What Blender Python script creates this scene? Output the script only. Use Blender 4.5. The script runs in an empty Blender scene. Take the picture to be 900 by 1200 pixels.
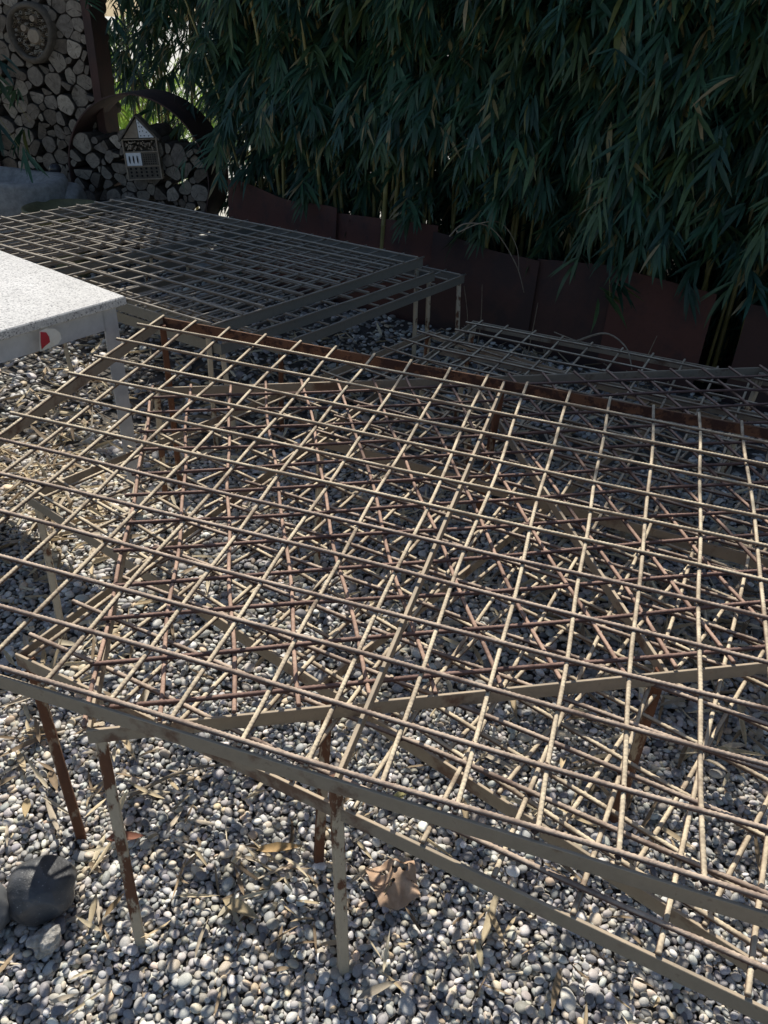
import bpy, math, random
import numpy as np
from mathutils import Vector, Matrix
R = random.Random(11)
NR = np.random.default_rng(5)
scene = bpy.context.scene
COL = scene.collection
PI = math.pi
rad = math.radians

# ------------------------------------------------------------------ helpers
class MB:
    """collects shapes (world coordinates) and links them as one mesh object"""
    def __init__(self): self.v = []; self.f = []; self.m = []; self.sm = []
    def add(self, verts, faces, mat=0, smooth=False):
        o = len(self.v); self.v += [tuple(p) for p in verts]
        for f in faces:
            self.f.append(tuple(i + o for i in f)); self.m.append(mat); self.sm.append(smooth)
    def box(self, lo, hi, mat=0, M=None):
        x0, y0, z0 = lo; x1, y1, z1 = hi
        vs = [(x0,y0,z0),(x1,y0,z0),(x1,y1,z0),(x0,y1,z0),(x0,y0,z1),(x1,y0,z1),(x1,y1,z1),(x0,y1,z1)]
        if M is not None: vs = [tuple(M @ Vector(p)) for p in vs]
        self.add(vs, [(3,2,1,0),(4,5,6,7),(0,1,5,4),(1,2,6,5),(2,3,7,6),(3,0,4,7)], mat)
    def prism(self, poly, p0, p1, xa, ya, mat=0, smooth=False, cap=True, mat_end=None):
        """poly in (xa, ya) plane swept from p0 to p1"""
        p0 = Vector(p0); p1 = Vector(p1); n = len(poly)
        vs = [p0 + xa*a + ya*b for a, b in poly] + [p1 + xa*a + ya*b for a, b in poly]
        self.add(vs, [(i, (i+1) % n, n+(i+1) % n, n+i) for i in range(n)], mat, smooth)
        if cap:
            me = mat if mat_end is None else mat_end
            self.add(vs, [tuple(range(n))[::-1], tuple(range(n, 2*n))], me)
    def tube(self, pts, radii, n=8, mat=0, smooth=True, cap=True):
        pts = [Vector(p) for p in pts]
        if not hasattr(radii, '__len__'): radii = [radii]*len(pts)
        rings = []; up = Vector((0,0,1))
        t0 = (pts[1]-pts[0]).normalized()
        if abs(t0.dot(up)) > .9: up = Vector((0,1,0))
        for k, p in enumerate(pts):
            t = (pts[min(k+1, len(pts)-1)] - pts[max(k-1, 0)]).normalized()
            a = (up - t*up.dot(t)).normalized(); b = t.cross(a); up = a
            rings.append([p + (a*math.cos(2*PI*i/n) + b*math.sin(2*PI*i/n))*radii[k] for i in range(n)])
        vs = [q for r in rings for q in r]; fs = []
        for k in range(len(pts)-1):
            for i in range(n):
                j = (i+1) % n
                fs.append((k*n+i, k*n+j, (k+1)*n+j, (k+1)*n+i))
        self.add(vs, fs, mat, smooth)
        if cap: self.add(vs, [tuple(range(n))[::-1], tuple(range(len(vs)-n, len(vs)))], mat)
    def build(self, name, mats, parent=None, origin=None):
        me = bpy.data.meshes.new(name)
        if parent is not None: off = Vector(parent_world(parent))
        elif origin is not None: off = Vector(origin)
        else: off = Vector((0,0,0))
        me.from_pydata([(p[0]-off.x, p[1]-off.y, p[2]-off.z) for p in self.v], [], self.f)
        if not isinstance(mats, (list, tuple)): mats = [mats]
        for m in mats: me.materials.append(m)
        me.polygons.foreach_set('material_index', self.m)
        me.polygons.foreach_set('use_smooth', self.sm)
        me.update()
        o = bpy.data.objects.new(name, me); COL.objects.link(o)
        if parent is not None: o.parent = parent
        else: o.location = off
        return o
def parent_world(o):
    l = Vector((0,0,0))
    while o is not None: l += Vector(o.location); o = o.parent
    return l
def np_mesh(name, V, F, mat, smooth=True, colors=None, origin=None, parent=None):
    """fast mesh from numpy arrays; F is (n,3) or (n,4)"""
    V = np.asarray(V, dtype=np.float32)
    if parent is not None: V = V - np.array(parent_world(parent), dtype=np.float32)
    elif origin is not None: V = V - np.array(origin, dtype=np.float32)
    me = bpy.data.meshes.new(name); k = F.shape[1]
    me.vertices.add(len(V)); me.vertices.foreach_set('co', V.ravel())
    me.loops.add(F.size); me.loops.foreach_set('vertex_index', F.astype(np.int32).ravel())
    me.polygons.add(len(F)); me.polygons.foreach_set('loop_start', np.arange(0, F.size, k, dtype=np.int32))
    me.polygons.foreach_set('use_smooth', np.full(len(F), smooth))
    me.update(calc_edges=True)
    if colors is not None:
        ca = me.color_attributes.new('tint', 'FLOAT_COLOR', 'POINT')
        c4 = np.ones((len(V), 4), dtype=np.float32); c4[:, :3] = colors
        ca.data.foreach_set('color', c4.ravel())
    me.materials.append(mat)
    o = bpy.data.objects.new(name, me); COL.objects.link(o)
    if parent is not None: o.parent = parent
    elif origin is not None: o.location = origin
    return o
def tag(o, label=None, cat=None, group=None, kind=None):
    if label: o['label'] = label
    if cat: o['category'] = cat
    if group: o['group'] = group
    if kind: o['kind'] = kind
    return o
def empty(name, loc, label, cat, group=None):
    o = bpy.data.objects.new(name, None); COL.objects.link(o); o.location = loc
    o.empty_display_size = .05
    return tag(o, label, cat, group)

# ------------------------------------------------------------------ materials
def new_mat(name):
    m = bpy.data.materials.new(name); m.use_nodes = True
    nt = m.node_tree; b = nt.nodes['Principled BSDF']
    return m, nt, b
def N(nt, typ, **kw):
    n = nt.nodes.new(typ)
    for k, v in kw.items():
        if k in n.inputs: n.inputs[k].default_value = v
        else: setattr(n, k, v)
    return n
def ramp(nt, fac, stops):
    r = nt.nodes.new('ShaderNodeValToRGB'); e = r.color_ramp.elements
    while len(e) < len(stops): e.new(.5)
    for i, (p, c) in enumerate(stops): e[i].position = p; e[i].color = (*c, 1)
    nt.links.new(fac, r.inputs[0]); return r.outputs[0]
def mix(nt, fac, a, b, mode='MIX'):
    n = nt.nodes.new('ShaderNodeMix'); n.data_type = 'RGBA'; n.blend_type = mode
    for s, v in ((n.inputs[0], fac), (n.inputs[6], a), (n.inputs[7], b)):
        if hasattr(v, 'is_linked'): nt.links.new(v, s)
        elif hasattr(v, '__len__'): s.default_value = (*v, 1)
        else: s.default_value = v
    return n.outputs[2]
def math_n(nt, op, a, b=None, clamp=False):
    n = nt.nodes.new('ShaderNodeMath'); n.operation = op; n.use_clamp = clamp
    for s, v in ((n.inputs[0], a), (n.inputs[1], b)):
        if v is None: continue
        if hasattr(v, 'is_linked'): nt.links.new(v, s)
        else: s.default_value = v
    return n.outputs[0]
def noise(nt, vec, scale, detail=6, rough=.6):
    n = N(nt, 'ShaderNodeTexNoise', Scale=scale, Detail=detail, Roughness=rough)
    nt.links.new(vec, n.inputs['Vector']); return n.outputs['Fac']
def objvec(nt, stretch=None):
    t = nt.nodes.new('ShaderNodeTexCoord'); v = t.outputs['Object']
    if stretch:
        m = N(nt, 'ShaderNodeMapping'); m.inputs['Scale'].default_value = stretch
        nt.links.new(v, m.inputs[0]); v = m.outputs[0]
    return v
def geovec(nt): return nt.nodes.new('ShaderNodeNewGeometry').outputs['Position']
def bump(nt, b, h, strength=.4, dist=.01):
    n = N(nt, 'ShaderNodeBump', Strength=strength, Distance=dist)
    nt.links.new(h, n.inputs['Height']); nt.links.new(n.outputs[0], b.inputs['Normal'])
def setc(nt, b, c):
    if hasattr(c, 'is_linked'): nt.links.new(c, b.inputs['Base Color'])
    else: b.inputs['Base Color'].default_value = (*c, 1)

def weathered(name, base, rust, dark, cover, scale=40, rough=.75, lit_top=None, bstr=.5, edge=.035, stretch=None):
    """steel: base coat with rust blotches, dark spots and a pale sunlit tone painted on upward faces"""
    m, nt, b = new_mat(name); v = objvec(nt, stretch)
    big = noise(nt, v, scale*.28, 5, .65); fine = noise(nt, v, scale*3, 6, .7); mid = noise(nt, v, scale, 6, .65)
    s = math_n(nt, 'ADD', math_n(nt, 'MULTIPLY', big, .65), math_n(nt, 'MULTIPLY', mid, .35))
    mask = ramp(nt, s, [(cover-edge, (0,0,0)), (cover+edge, (1,1,1))])
    c = mix(nt, mask, mix(nt, fine, base, tuple(x*.62 for x in base)), mix(nt, mid, rust, dark))
    spots = ramp(nt, fine, [(.30, (1,1,1)), (.40, (0,0,0))])
    c = mix(nt, math_n(nt, 'MULTIPLY', spots, .55), c, dark)
    if lit_top:
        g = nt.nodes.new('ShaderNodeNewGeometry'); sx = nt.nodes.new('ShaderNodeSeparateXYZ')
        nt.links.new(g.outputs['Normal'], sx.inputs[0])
        up = ramp(nt, sx.outputs['Z'], [(.24, (0,0,0)), (.80, (1,1,1))])  # upward faces painted paler, so sunlit tops are put into the colour
        c = mix(nt, math_n(nt, 'MULTIPLY', up, ramp(nt, math_n(nt, 'ADD', math_n(nt, 'MULTIPLY', big, .6), math_n(nt, 'MULTIPLY', mid, .4)), [(.36, (.12,)*3), (.56, (1.0,)*3)])), c, lit_top)
    setc(nt, b, c); b.inputs['Roughness'].default_value = rough
    h = math_n(nt, 'ADD', math_n(nt, 'MULTIPLY', fine, .6), mask)
    bump(nt, b, h, bstr, .0015)
    return m
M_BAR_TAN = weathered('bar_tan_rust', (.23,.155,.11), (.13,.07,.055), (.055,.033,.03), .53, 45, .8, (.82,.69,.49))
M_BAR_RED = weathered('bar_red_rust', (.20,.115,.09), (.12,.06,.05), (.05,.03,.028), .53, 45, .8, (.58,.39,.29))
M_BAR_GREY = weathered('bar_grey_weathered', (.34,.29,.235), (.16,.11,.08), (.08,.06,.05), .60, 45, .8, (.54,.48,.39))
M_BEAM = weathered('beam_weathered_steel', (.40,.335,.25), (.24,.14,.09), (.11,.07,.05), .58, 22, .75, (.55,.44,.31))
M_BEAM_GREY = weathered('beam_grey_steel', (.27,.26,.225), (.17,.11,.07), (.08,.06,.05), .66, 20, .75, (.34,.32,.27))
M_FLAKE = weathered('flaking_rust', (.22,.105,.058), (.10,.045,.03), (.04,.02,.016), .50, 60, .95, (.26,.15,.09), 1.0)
M_LEG = weathered('leg_chipped_paint', (.66,.56,.41), (.22,.085,.035), (.075,.034,.02), .53, 52, .7, None, .8, .018, (1,1,.45))
M_LEG_RUST = weathered('leg_mostly_rusted', (.52,.40,.27), (.22,.085,.035), (.07,.03,.018), .455, 46, .8, None, .8, .02, (1,1,.4))
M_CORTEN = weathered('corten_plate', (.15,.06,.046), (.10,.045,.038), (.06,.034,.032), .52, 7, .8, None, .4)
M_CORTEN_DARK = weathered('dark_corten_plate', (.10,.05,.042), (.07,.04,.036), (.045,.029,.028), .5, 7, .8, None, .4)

M_WELD = weathered('weld_spot_rust', (.12,.075,.055), (.08,.04,.03), (.03,.02,.018), .5, 60, .9)
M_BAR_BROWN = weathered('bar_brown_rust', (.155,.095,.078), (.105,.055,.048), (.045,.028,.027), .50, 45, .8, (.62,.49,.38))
M_BAR_MAROON = weathered('bar_maroon_rust_shaded', (.115,.062,.055), (.085,.042,.038), (.04,.024,.024), .50, 45, .8, (.32,.20,.16))  # red bar rust with the bars' shaded side put into a darker colour
def m_simple(name, c1, c2, scale, rough=.8, bs=.4, bd=.004, detail=8):
    m, nt, b = new_mat(name); v = objvec(nt); n = noise(nt, v, scale, detail, .65)
    setc(nt, b, ramp(nt, n, [(.3, c1), (.7, c2)])); b.inputs['Roughness'].default_value = rough
    bump(nt, b, n, bs, bd); return m
def m_tint(name, rough=.7, sp_scale=350, sp=.35, bs=.25, trans=0.0, veins=False):
    m, nt, b = new_mat(name)
    a = N(nt, 'ShaderNodeAttribute', attribute_name='tint'); v = objvec(nt)
    n1 = noise(nt, v, sp_scale, 5, .7); n2 = noise(nt, v, 60, 4, .6)
    c = mix(nt, 1.0, a.outputs['Color'], ramp(nt, n1, [(.25, (1-sp,)*3), (.75, (1+sp*.6,)*3)]), 'MULTIPLY')
    c = mix(nt, 1.0, c, ramp(nt, n2, [(.3, (.85,)*3), (.7, (1.1,)*3)]), 'MULTIPLY')
    if veins:
        w = N(nt, 'ShaderNodeTexWave', Scale=22.0, Distortion=9.0, Detail=4.0); w.inputs['Detail Scale'].default_value = 2.0
        nt.links.new(v, w.inputs['Vector'])
        c = mix(nt, math_n(nt, 'MULTIPLY', ramp(nt, w.outputs['Fac'], [(.93, (0,)*3), (.99, (1,)*3)]), .12), c, (.62,.60,.55))
    setc(nt, b, c); b.inputs['Roughness'].default_value = rough
    bump(nt, b, n1, bs, .0012)
    if trans > 0:
        t = nt.nodes.new('ShaderNodeBsdfTranslucent'); nt.links.new(a.outputs['Color'], t.inputs['Color'])
        ms = N(nt, 'ShaderNodeMixShader'); ms.inputs[0].default_value = trans
        nt.links.new(b.outputs[0], ms.inputs[1]); nt.links.new(t.outputs[0], ms.inputs[2])
        nt.links.new(ms.outputs[0], nt.nodes['Material Output'].inputs['Surface'])
    return m
M_PEBBLE = m_tint('pebble_stone', .55, 420, .28, .3, veins=True)
M_LITTER = m_tint('dry_leaf', .75, 200, .2, .3, .12)
M_LEAF = m_tint('bamboo_leaf', .42, 120, .2, .1, .22)
M_SUNLEAF = m_tint('sunlit_leaf', .5, 120, .2, .1, .5)
M_CULM = m_simple('bamboo_culm', (.17,.16,.05), (.34,.29,.11), 9, .5, .15)
M_TWIG = m_simple('dry_twig', (.16,.12,.08), (.36,.3,.22), 60, .8)
M_SOIL = m_simple('soil', (.018,.014,.011), (.05,.038,.028), 60, .95, .9, .02)
M_UNDER = m_simple('gravel_bedding', (.06,.055,.048), (.22,.20,.175), 170, .9, 1.0, .008)
M_YARD = m_simple('pale_yard', (.5,.49,.45), (.68,.67,.62), 30, .9, .5, .01)
M_STONE = m_simple('trough_stone', (.22,.22,.21), (.42,.41,.39), 30, .85, .6, .006)
M_BOWL = m_simple('olive_bowl', (.12,.115,.055), (.21,.195,.09), 30, .6, .2)
M_BALL = m_simple('dark_glazed', (.02,.02,.024), (.05,.05,.06), 30, .25, .1)
M_STEEL = m_simple('galvanised_steel', (.42,.435,.45), (.58,.59,.60), 26, .5, .12, .001)
M_WHITE = m_simple('white_block', (.78,.80,.82), (.90,.91,.92), 40, .75, .15)
M_WOODB = m_simple('weathered_board', (.24,.185,.135), (.40,.33,.25), 22, .8, .4)
M_WOODD = m_simple('dark_board', (.085,.07,.055), (.17,.145,.115), 26, .85, .4)
M_HOLE = m_simple('dark_hole', (.004,.004,.005), (.012,.01,.01), 20, .9, .1)
M_REED = m_tint('reed_tube', .7, 200, .2, .2)
M_BLACK = None
def granite():
    m, nt, b = new_mat('speckled_granite'); v = objvec(nt)
    vo = N(nt, 'ShaderNodeTexVoronoi', Scale=260.0); nt.links.new(v, vo.inputs['Vector'])
    sx = nt.nodes.new('ShaderNodeSeparateXYZ'); nt.links.new(vo.outputs['Color'], sx.inputs[0])
    c = ramp(nt, sx.outputs['X'], [(.0, (.20,.20,.205)), (.12, (.38,.38,.39)), (.28, (.55,.55,.55)), (.65, (.64,.64,.63)), (1, (.72,.715,.705))])
    n = noise(nt, v, 5, 7, .65); c = mix(nt, 1.0, c, ramp(nt, n, [(.3, (.78,.78,.77)), (.7, (1.05,1.05,1.05))]), 'MULTIPLY')
    setc(nt, b, c); b.inputs['Roughness'].default_value = .55
    bump(nt, b, noise(nt, v, 300, 3), .12, .001); return m
M_GRANITE = granite()
def log_end(name, seed):
    m, nt, b = new_mat(name); v = objvec(nt)
    sx = nt.nodes.new('ShaderNodeSeparateXYZ'); nt.links.new(v, sx.inputs[0])
    x2 = math_n(nt, 'MULTIPLY', sx.outputs['X'], sx.outputs['X']); z2 = math_n(nt, 'MULTIPLY', sx.outputs['Z'], sx.outputs['Z'])
    r = math_n(nt, 'SQRT', math_n(nt, 'ADD', x2, z2))
    r = math_n(nt, 'ADD', r, math_n(nt, 'MULTIPLY', noise(nt, v, 25, 3), .02))
    rg = math_n(nt, 'SINE', math_n(nt, 'MULTIPLY', r, 1000))
    oi = nt.nodes.new('ShaderNodeObjectInfo'); g = geovec(nt)
    n = noise(nt, g, 34, 6, .7)
    base = ramp(nt, oi.outputs['Random'], [(0, (.15,.125,.10)), (.3, (.25,.22,.185)), (.55, (.34,.305,.255)), (.8, (.20,.18,.16)), (1, (.50,.45,.38))])
    c = mix(nt, 1.0, base, ramp(nt, n, [(.3, (.5,.48,.46)), (.7, (1.15,1.12,1.08))]), 'MULTIPLY')
    c = mix(nt, 1.0, c, ramp(nt, math_n(nt, 'ADD', math_n(nt, 'MULTIPLY', rg, .5), .5), [(0, (.86,)*3), (1, (1.06,)*3)]), 'MULTIPLY')
    an = math_n(nt, 'ARCTAN2', sx.outputs['Z'], sx.outputs['X'])
    crack = noise(nt, None_vec(nt, an, r), 3.2, 2, .5)
    c = mix(nt, math_n(nt, 'MULTIPLY', ramp(nt, crack, [(.33, (1,)*3), (.37, (0,)*3)]), .7), c, (.05,.035,.025))
    setc(nt, b, c); b.inputs['Roughness'].default_value = .9; bump(nt, b, n, .5, .004); return m
def None_vec(nt, a, r):
    cb = nt.nodes.new('ShaderNodeCombineXYZ')
    nt.links.new(a, cb.inputs[0]); nt.links.new(math_n(nt, 'MULTIPLY', r, 4.0), cb.inputs[1]); 
    oi = nt.nodes.new('ShaderNodeObjectInfo'); nt.links.new(math_n(nt, 'MULTIPLY', oi.outputs['Random'], 50.0), cb.inputs[2])
    return cb.outputs[0]
M_LOGEND = log_end('log_end_grain', 1)
M_BARK = m_simple('log_bark', (.04,.034,.028), (.13,.105,.085), 30, .95, .9, .008)
def black_rock():
    m, nt, b = new_mat('black_chipped_stone'); v = objvec(nt)
    n = noise(nt, v, 26, 6, .6); f = noise(nt, v, 210, 3, .6)
    c = ramp(nt, n, [(.3, (.05,.052,.055)), (.7, (.125,.128,.135))])
    c = mix(nt, ramp(nt, f, [(.66, (0,)*3), (.72, (.8,)*3)]), c, (.5,.5,.5))
    setc(nt, b, c); b.inputs['Roughness'].default_value = .42; bump(nt, b, noise(nt, v, 45, 6, .65), .55, .006); return m
M_BLACK = black_rock()
M_GREYROCK = m_simple('smooth_grey_stone', (.10,.105,.11), (.17,.175,.18), 30, .6, .2)
M_POROUS = m_simple('porous_rock', (.22,.21,.19), (.70,.68,.63), 75, .95, 1.0, .01)
M_CLAY = m_simple('tan_clay', (.42,.27,.17), (.66,.47,.33), 45, .8, .4, .003)

# ------------------------------------------------------------------ camera, light
cam_d = bpy.data.cameras.new('camera'); cam = bpy.data.objects.new('camera', cam_d); COL.objects.link(cam)
scene.camera = cam
Rv = Vector((.9992,.0216,.0346)); Uv = Vector((-.0408,.5293,.8474)); Fv = Vector((0,.8482,-.5297))
Rv = Fv.cross(Uv).normalized(); Uv = Rv.cross(Fv).normalized()
mw = Matrix.Identity(4)
for i in range(3): mw[i][0] = Rv[i]; mw[i][1] = Uv[i]; mw[i][2] = -Fv[i]
mw[2][3] = 1.31
cam.matrix_world = mw
cam_d.sensor_fit = 'VERTICAL'; cam_d.sensor_height = 36; cam_d.sensor_width = 27
cam_d.lens = 926.57/1200*36; cam_d.clip_start = .05; cam_d.clip_end = 500
scene.cycles.max_bounces = 5; scene.cycles.diffuse_bounces = 3; scene.cycles.glossy_bounces = 2; scene.cycles.transmission_bounces = 2
scene.render.resolution_x = 768; scene.render.resolution_y = 1024

SUN_EL = rad(49); S = Vector((-.13, 1, 0)).normalized()*math.cos(SUN_EL); S.z = math.sin(SUN_EL)
sl = bpy.data.lights.new('sun', 'SUN'); sl.energy = 5.0; sl.angle = rad(.53); sl.color = (1, .94, .84)
so = bpy.data.objects.new('sun', sl); COL.objects.link(so); so.rotation_euler = S.to_track_quat('Z', 'Y').to_euler(); so.location = (0,0,6)
w = bpy.data.worlds.new('World'); scene.world = w; w.use_nodes = True
nt = w.node_tree; bg = nt.nodes['Background']
sky = nt.nodes.new('ShaderNodeTexSky'); sky.sky_type = 'NISHITA'; sky.sun_disc = False
sky.sun_elevation = SUN_EL; sky.sun_rotation = math.atan2(S.x, S.y); sky.air_density = 1.0; sky.dust_density = 1.0; sky.ozone_density = 1.2
nt.links.new(sky.outputs[0], bg.inputs[0]); bg.inputs[1].default_value = .090
scene.view_settings.view_transform = 'Standard'; scene.view_settings.look = 'None'; scene.view_settings.exposure = 0

# ------------------------------------------------------------------ setting
def sheet(name, poly, z, mat):
    mb = MB(); mb.add([(x, y, z) for x, y in poly], [tuple(range(len(poly)))])
    return tag(mb.build(name, mat), kind='structure')
sheet('ground', [(-150,-150),(150,-150),(150,150),(-150,150)], -.05, M_YARD)
# planter line: point .45,3.75 direction -33.6 deg
PA = rad(-33.6); PD = Vector((math.cos(PA), math.sin(PA), 0)); PO = Vector((.45,3.75,0)); PN = Vector((-PD.y, PD.x, 0))  # PN points away from the camera
def pl(t, d=0, z=0): return PO + PD*t + PN*d + Vector((0,0,z))
a_, b_ = pl(-2.4, .0), pl(3.2, .0)
sheet('gravel_base', [(-6,-3),(6,-3),(6,.2),(b_.x,b_.y),(a_.x,a_.y),(-1.9,6.1),(-6,6.1)], -.015, M_UNDER)
c_, d_ = pl(4.5, 6.0), pl(-.7, 6.0); a2 = pl(-1.62, 0)
sheet('planting_soil', [(a2.x,a2.y),(b_.x,b_.y),(c_.x,c_.y),(d_.x,d_.y)], -.026, M_SOIL)

# ------------------------------------------------------------------ pebbles
def icosphere(level):
    t = (1+5**.5)/2
    v = [(-1,t,0),(1,t,0),(-1,-t,0),(1,-t,0),(0,-1,t),(0,1,t),(0,-1,-t),(0,1,-t),(t,0,-1),(t,0,1),(-t,0,-1),(-t,0,1)]
    f = [(0,11,5),(0,5,1),(0,1,7),(0,7,10),(0,10,11),(1,5,9),(5,11,4),(11,10,2),(10,7,6),(7,1,8),(3,9,4),(3,4,2),(3,2,6),(3,6,8),(3,8,9),(4,9,5),(2,4,11),(6,2,10),(8,6,7),(9,8,1)]
    v = [np.array(p)/np.linalg.norm(p) for p in v]
    for _ in range(level):
        cache = {}; nf = []
        def midp(a, b):
            k = (min(a,b), max(a,b))
            if k not in cache:
                m = v[a]+v[b]; v.append(m/np.linalg.norm(m)); cache[k] = len(v)-1
            return cache[k]
        for a, b, c in f:
            ab, bc, ca = midp(a,b), midp(b,c), midp(c,a)
            nf += [(a,ab,ca),(b,bc,ab),(c,ca,bc),(ab,bc,ca)]
        f = nf
    return np.array(v), np.array(f)
def half_w(y): return .66 + .43*max(y, 0)
def planter_y(x): return 3.75 - .6644*(x-.45)
def make_gravel():
    cs = .0032; X0, X1, Y0, Y1 = -1.95, 1.95, .25, 2.5
    nx, ny = int((X1-X0)/cs), int((Y1-Y0)/cs)
    hm = np.zeros((nx, ny), dtype=np.float32)
    out = []
    def sizes(y=2.5):
        m = .0063 if y < 1.25 else .0082
        a = min(max(R.lognormvariate(math.log(m), .30), .004), .0195)
        return a, a*R.uniform(.58,.90), a*R.uniform(.30,.52)
    target = 54000; y_hi = 2.45
    for k in range(target):
        near = R.random() < .58; a, b, c = sizes(.6 if near else 2.0); rpx = max(1, int((a+b)*.5*.8/cs+.4)); best = None
        for q in range(4):
            y = R.uniform(.32, 1.3) if near else R.uniform(1.2, y_hi); hw = half_w(y)
            x = R.uniform(-hw, hw)
            if abs(x) > 1.88: continue
            i, j = int((x-X0)/cs), int((y-Y0)/cs)
            i = min(max(i, rpx), nx-rpx-1); j = min(max(j, rpx), ny-rpx-1)
            pt = hm[i-rpx:i+rpx+1, j-rpx:j+rpx+1]
            hh = pt.mean()*.55 + pt.max()*.45
            if best is None or hh < best[0]: best = (hh, x, y, i, j)
        if best is None: continue
        hh, x, y, i, j = best
        pt = hm[i-rpx:i+rpx+1, j-rpx:j+rpx+1]; wd = 2*rpx*cs
        gx = float(pt[-1].mean()-pt[0].mean())/wd; gy = float(pt[:, -1].mean()-pt[:, 0].mean())/wd
        z = hh + c*.55
        gg = np.arange(-rpx, rpx+1); d2 = (gg[:, None]**2+gg[None, :]**2)/(rpx+.6)**2
        top = z + c*np.sqrt(np.clip(1-d2, 0, 1))
        np.copyto(pt, np.where(d2 < 1, np.maximum(pt, top), pt))
        out.append((x, y, z, a, b, c, max(-.9, min(.9, gx*.8+R.gauss(0,.16))), max(-.9, min(.9, gy*.8+R.gauss(0,.16)))))
    zmean = float(np.mean([hm[int((x-X0)/cs), int((y-Y0)/cs)] for x, y, *_ in out]))
    arr = [(x, y, z-zmean, a, b, c, gx, gy) for x, y, z, a, b, c, gx, gy in out]
    # farther away one loose layer
    n = 0
    while n < 10000:
        y = R.uniform(2.4, 5.4); hw = half_w(y); x = R.uniform(-hw, min(hw, 2.0))
        if y > planter_y(x) - .02: n += .3; continue
        a, b, c = sizes(); a *= 1.5; b *= 1.5; c *= 1.4
        arr.append((x, y, R.uniform(-.012, .004), a, b, c, R.gauss(0,.3), R.gauss(0,.3))); n += 1
    arr = np.array(arr); 
    pal = np.array([(.36,.365,.37),(.47,.47,.465),(.27,.275,.285),(.60,.59,.57),(.41,.39,.35),(.52,.47,.395),(.74,.73,.70),(.16,.165,.178),(.56,.46,.34),(.35,.335,.31),(.50,.505,.50),(.22,.21,.20)])
    wts = np.array([.16,.14,.13,.08,.11,.09,.04,.08,.035,.07,.05,.04]); wts /= wts.sum()
    def build(sel, level):
        bv, bf = icosphere(level); K = len(sel); P = arr[sel]
        V = np.repeat(bv[None], K, 0).astype(np.float64)
        # lumpy, slightly squared outline, different for each stone
        for q in range(3):
            d = NR.normal(size=(K, 3)); d /= np.linalg.norm(d, axis=1, keepdims=True); sq = NR.uniform(-.17,.12,(K,1))
            dp = np.einsum('kvi,ki->kv', np.repeat(bv[None], K, 0), d)
            V *= (1 + (sq*np.maximum(dp, 0)**2 + NR.uniform(-.075,.075,(K,1))*np.sin(3*dp+NR.uniform(0,6,(K,1)))))[:, :, None]
        V *= P[:, None, 3:6]
        th = NR.uniform(0, 2*PI, K); ct, st = np.cos(th), np.sin(th)
        x = V[:, :, 0]*ct[:, None] - V[:, :, 1]*st[:, None]; y = V[:, :, 0]*st[:, None] + V[:, :, 1]*ct[:, None]; z = V[:, :, 2]
        ax, ay = np.arctan(P[:, 6])[:, None], np.arctan(P[:, 7])[:, None]
        x, z = x*np.cos(ax) - z*np.sin(ax), x*np.sin(ax) + z*np.cos(ax)
        y, z = y*np.cos(ay) - z*np.sin(ay), y*np.sin(ay) + z*np.cos(ay)
        V = np.stack([x + P[:, 0:1], y + P[:, 1:2], z + P[:, 2:3]], 2).reshape(-1, 3)
        F = (bf[None] + (np.arange(K)*len(bv))[:, None, None]).reshape(-1, 3)
        col = pal[NR.choice(len(pal), K, p=wts)]*1.40*np.array([1.03,1.0,.95])*NR.uniform(.72, 1.25, (K, 1))*NR.uniform(.96,1.04,(K,3))
        return V, F, np.repeat(col, len(bv), 0)
    ys = arr[:, 1]
    A = build(np.where(ys < .72)[0], 2); B = build(np.where(ys >= .72)[0], 1)
    V = np.concatenate([A[0], B[0]]); F = np.concatenate([A[1], B[1]+len(A[0])]); Cc = np.concatenate([A[2], B[2]])
    tag(np_mesh('gravel', V, F, M_PEBBLE, True, Cc), 'loose grey and white river pebbles covering the ground under the mesh tables', 'gravel', kind='stuff')
make_gravel()

# ------------------------------------------------------------------ leaf strips (litter and bamboo)
def leaf_verts(P, D, Nn, L, W, curl, fold):
    """one lance shaped leaf: P base, D direction, Nn upper normal (numpy), returns 11 verts"""
    S_ = np.cross(D, Nn); vs = []
    for s, wd in ((0,0),(.18,.75),(.45,1.0),(.75,.62),(1,0)):
        c = P + D*(L*s) + Nn*(-curl*L*s*s)
        if wd == 0: vs.append(c)
        else:
            e = W*wd*.5
            vs += [c - S_*e + Nn*fold*e, c, c + S_*e + Nn*fold*e]
    return vs
LEAF_F = np.array([(0,2,1,1),(0,3,2,2),(1,2,5,4),(2,3,6,5),(4,5,8,7),(5,6,9,8),(7,8,10,10),(8,9,10,10)])
LEAF_T = np.array([(0,2,1),(0,3,2),(1,2,5),(1,5,4),(2,3,6),(2,6,5),(4,5,8),(4,8,7),(5,6,9),(5,9,8),(7,8,10),(8,9,10)])
def nrm(v): return v/np.linalg.norm(v)
def leaves_mesh(name, L, mat, origin=None, parent=None):
    V = np.concatenate([np.array(l[0]) for l in L]); K = len(L)
    F = (LEAF_T[None] + (np.arange(K)*11)[:, None, None]).reshape(-1, 3)
    Cc = np.repeat(np.array([l[1] for l in L]), 11, 0)
    return np_mesh(name, V, F, mat, True, Cc, origin, parent)
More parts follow.
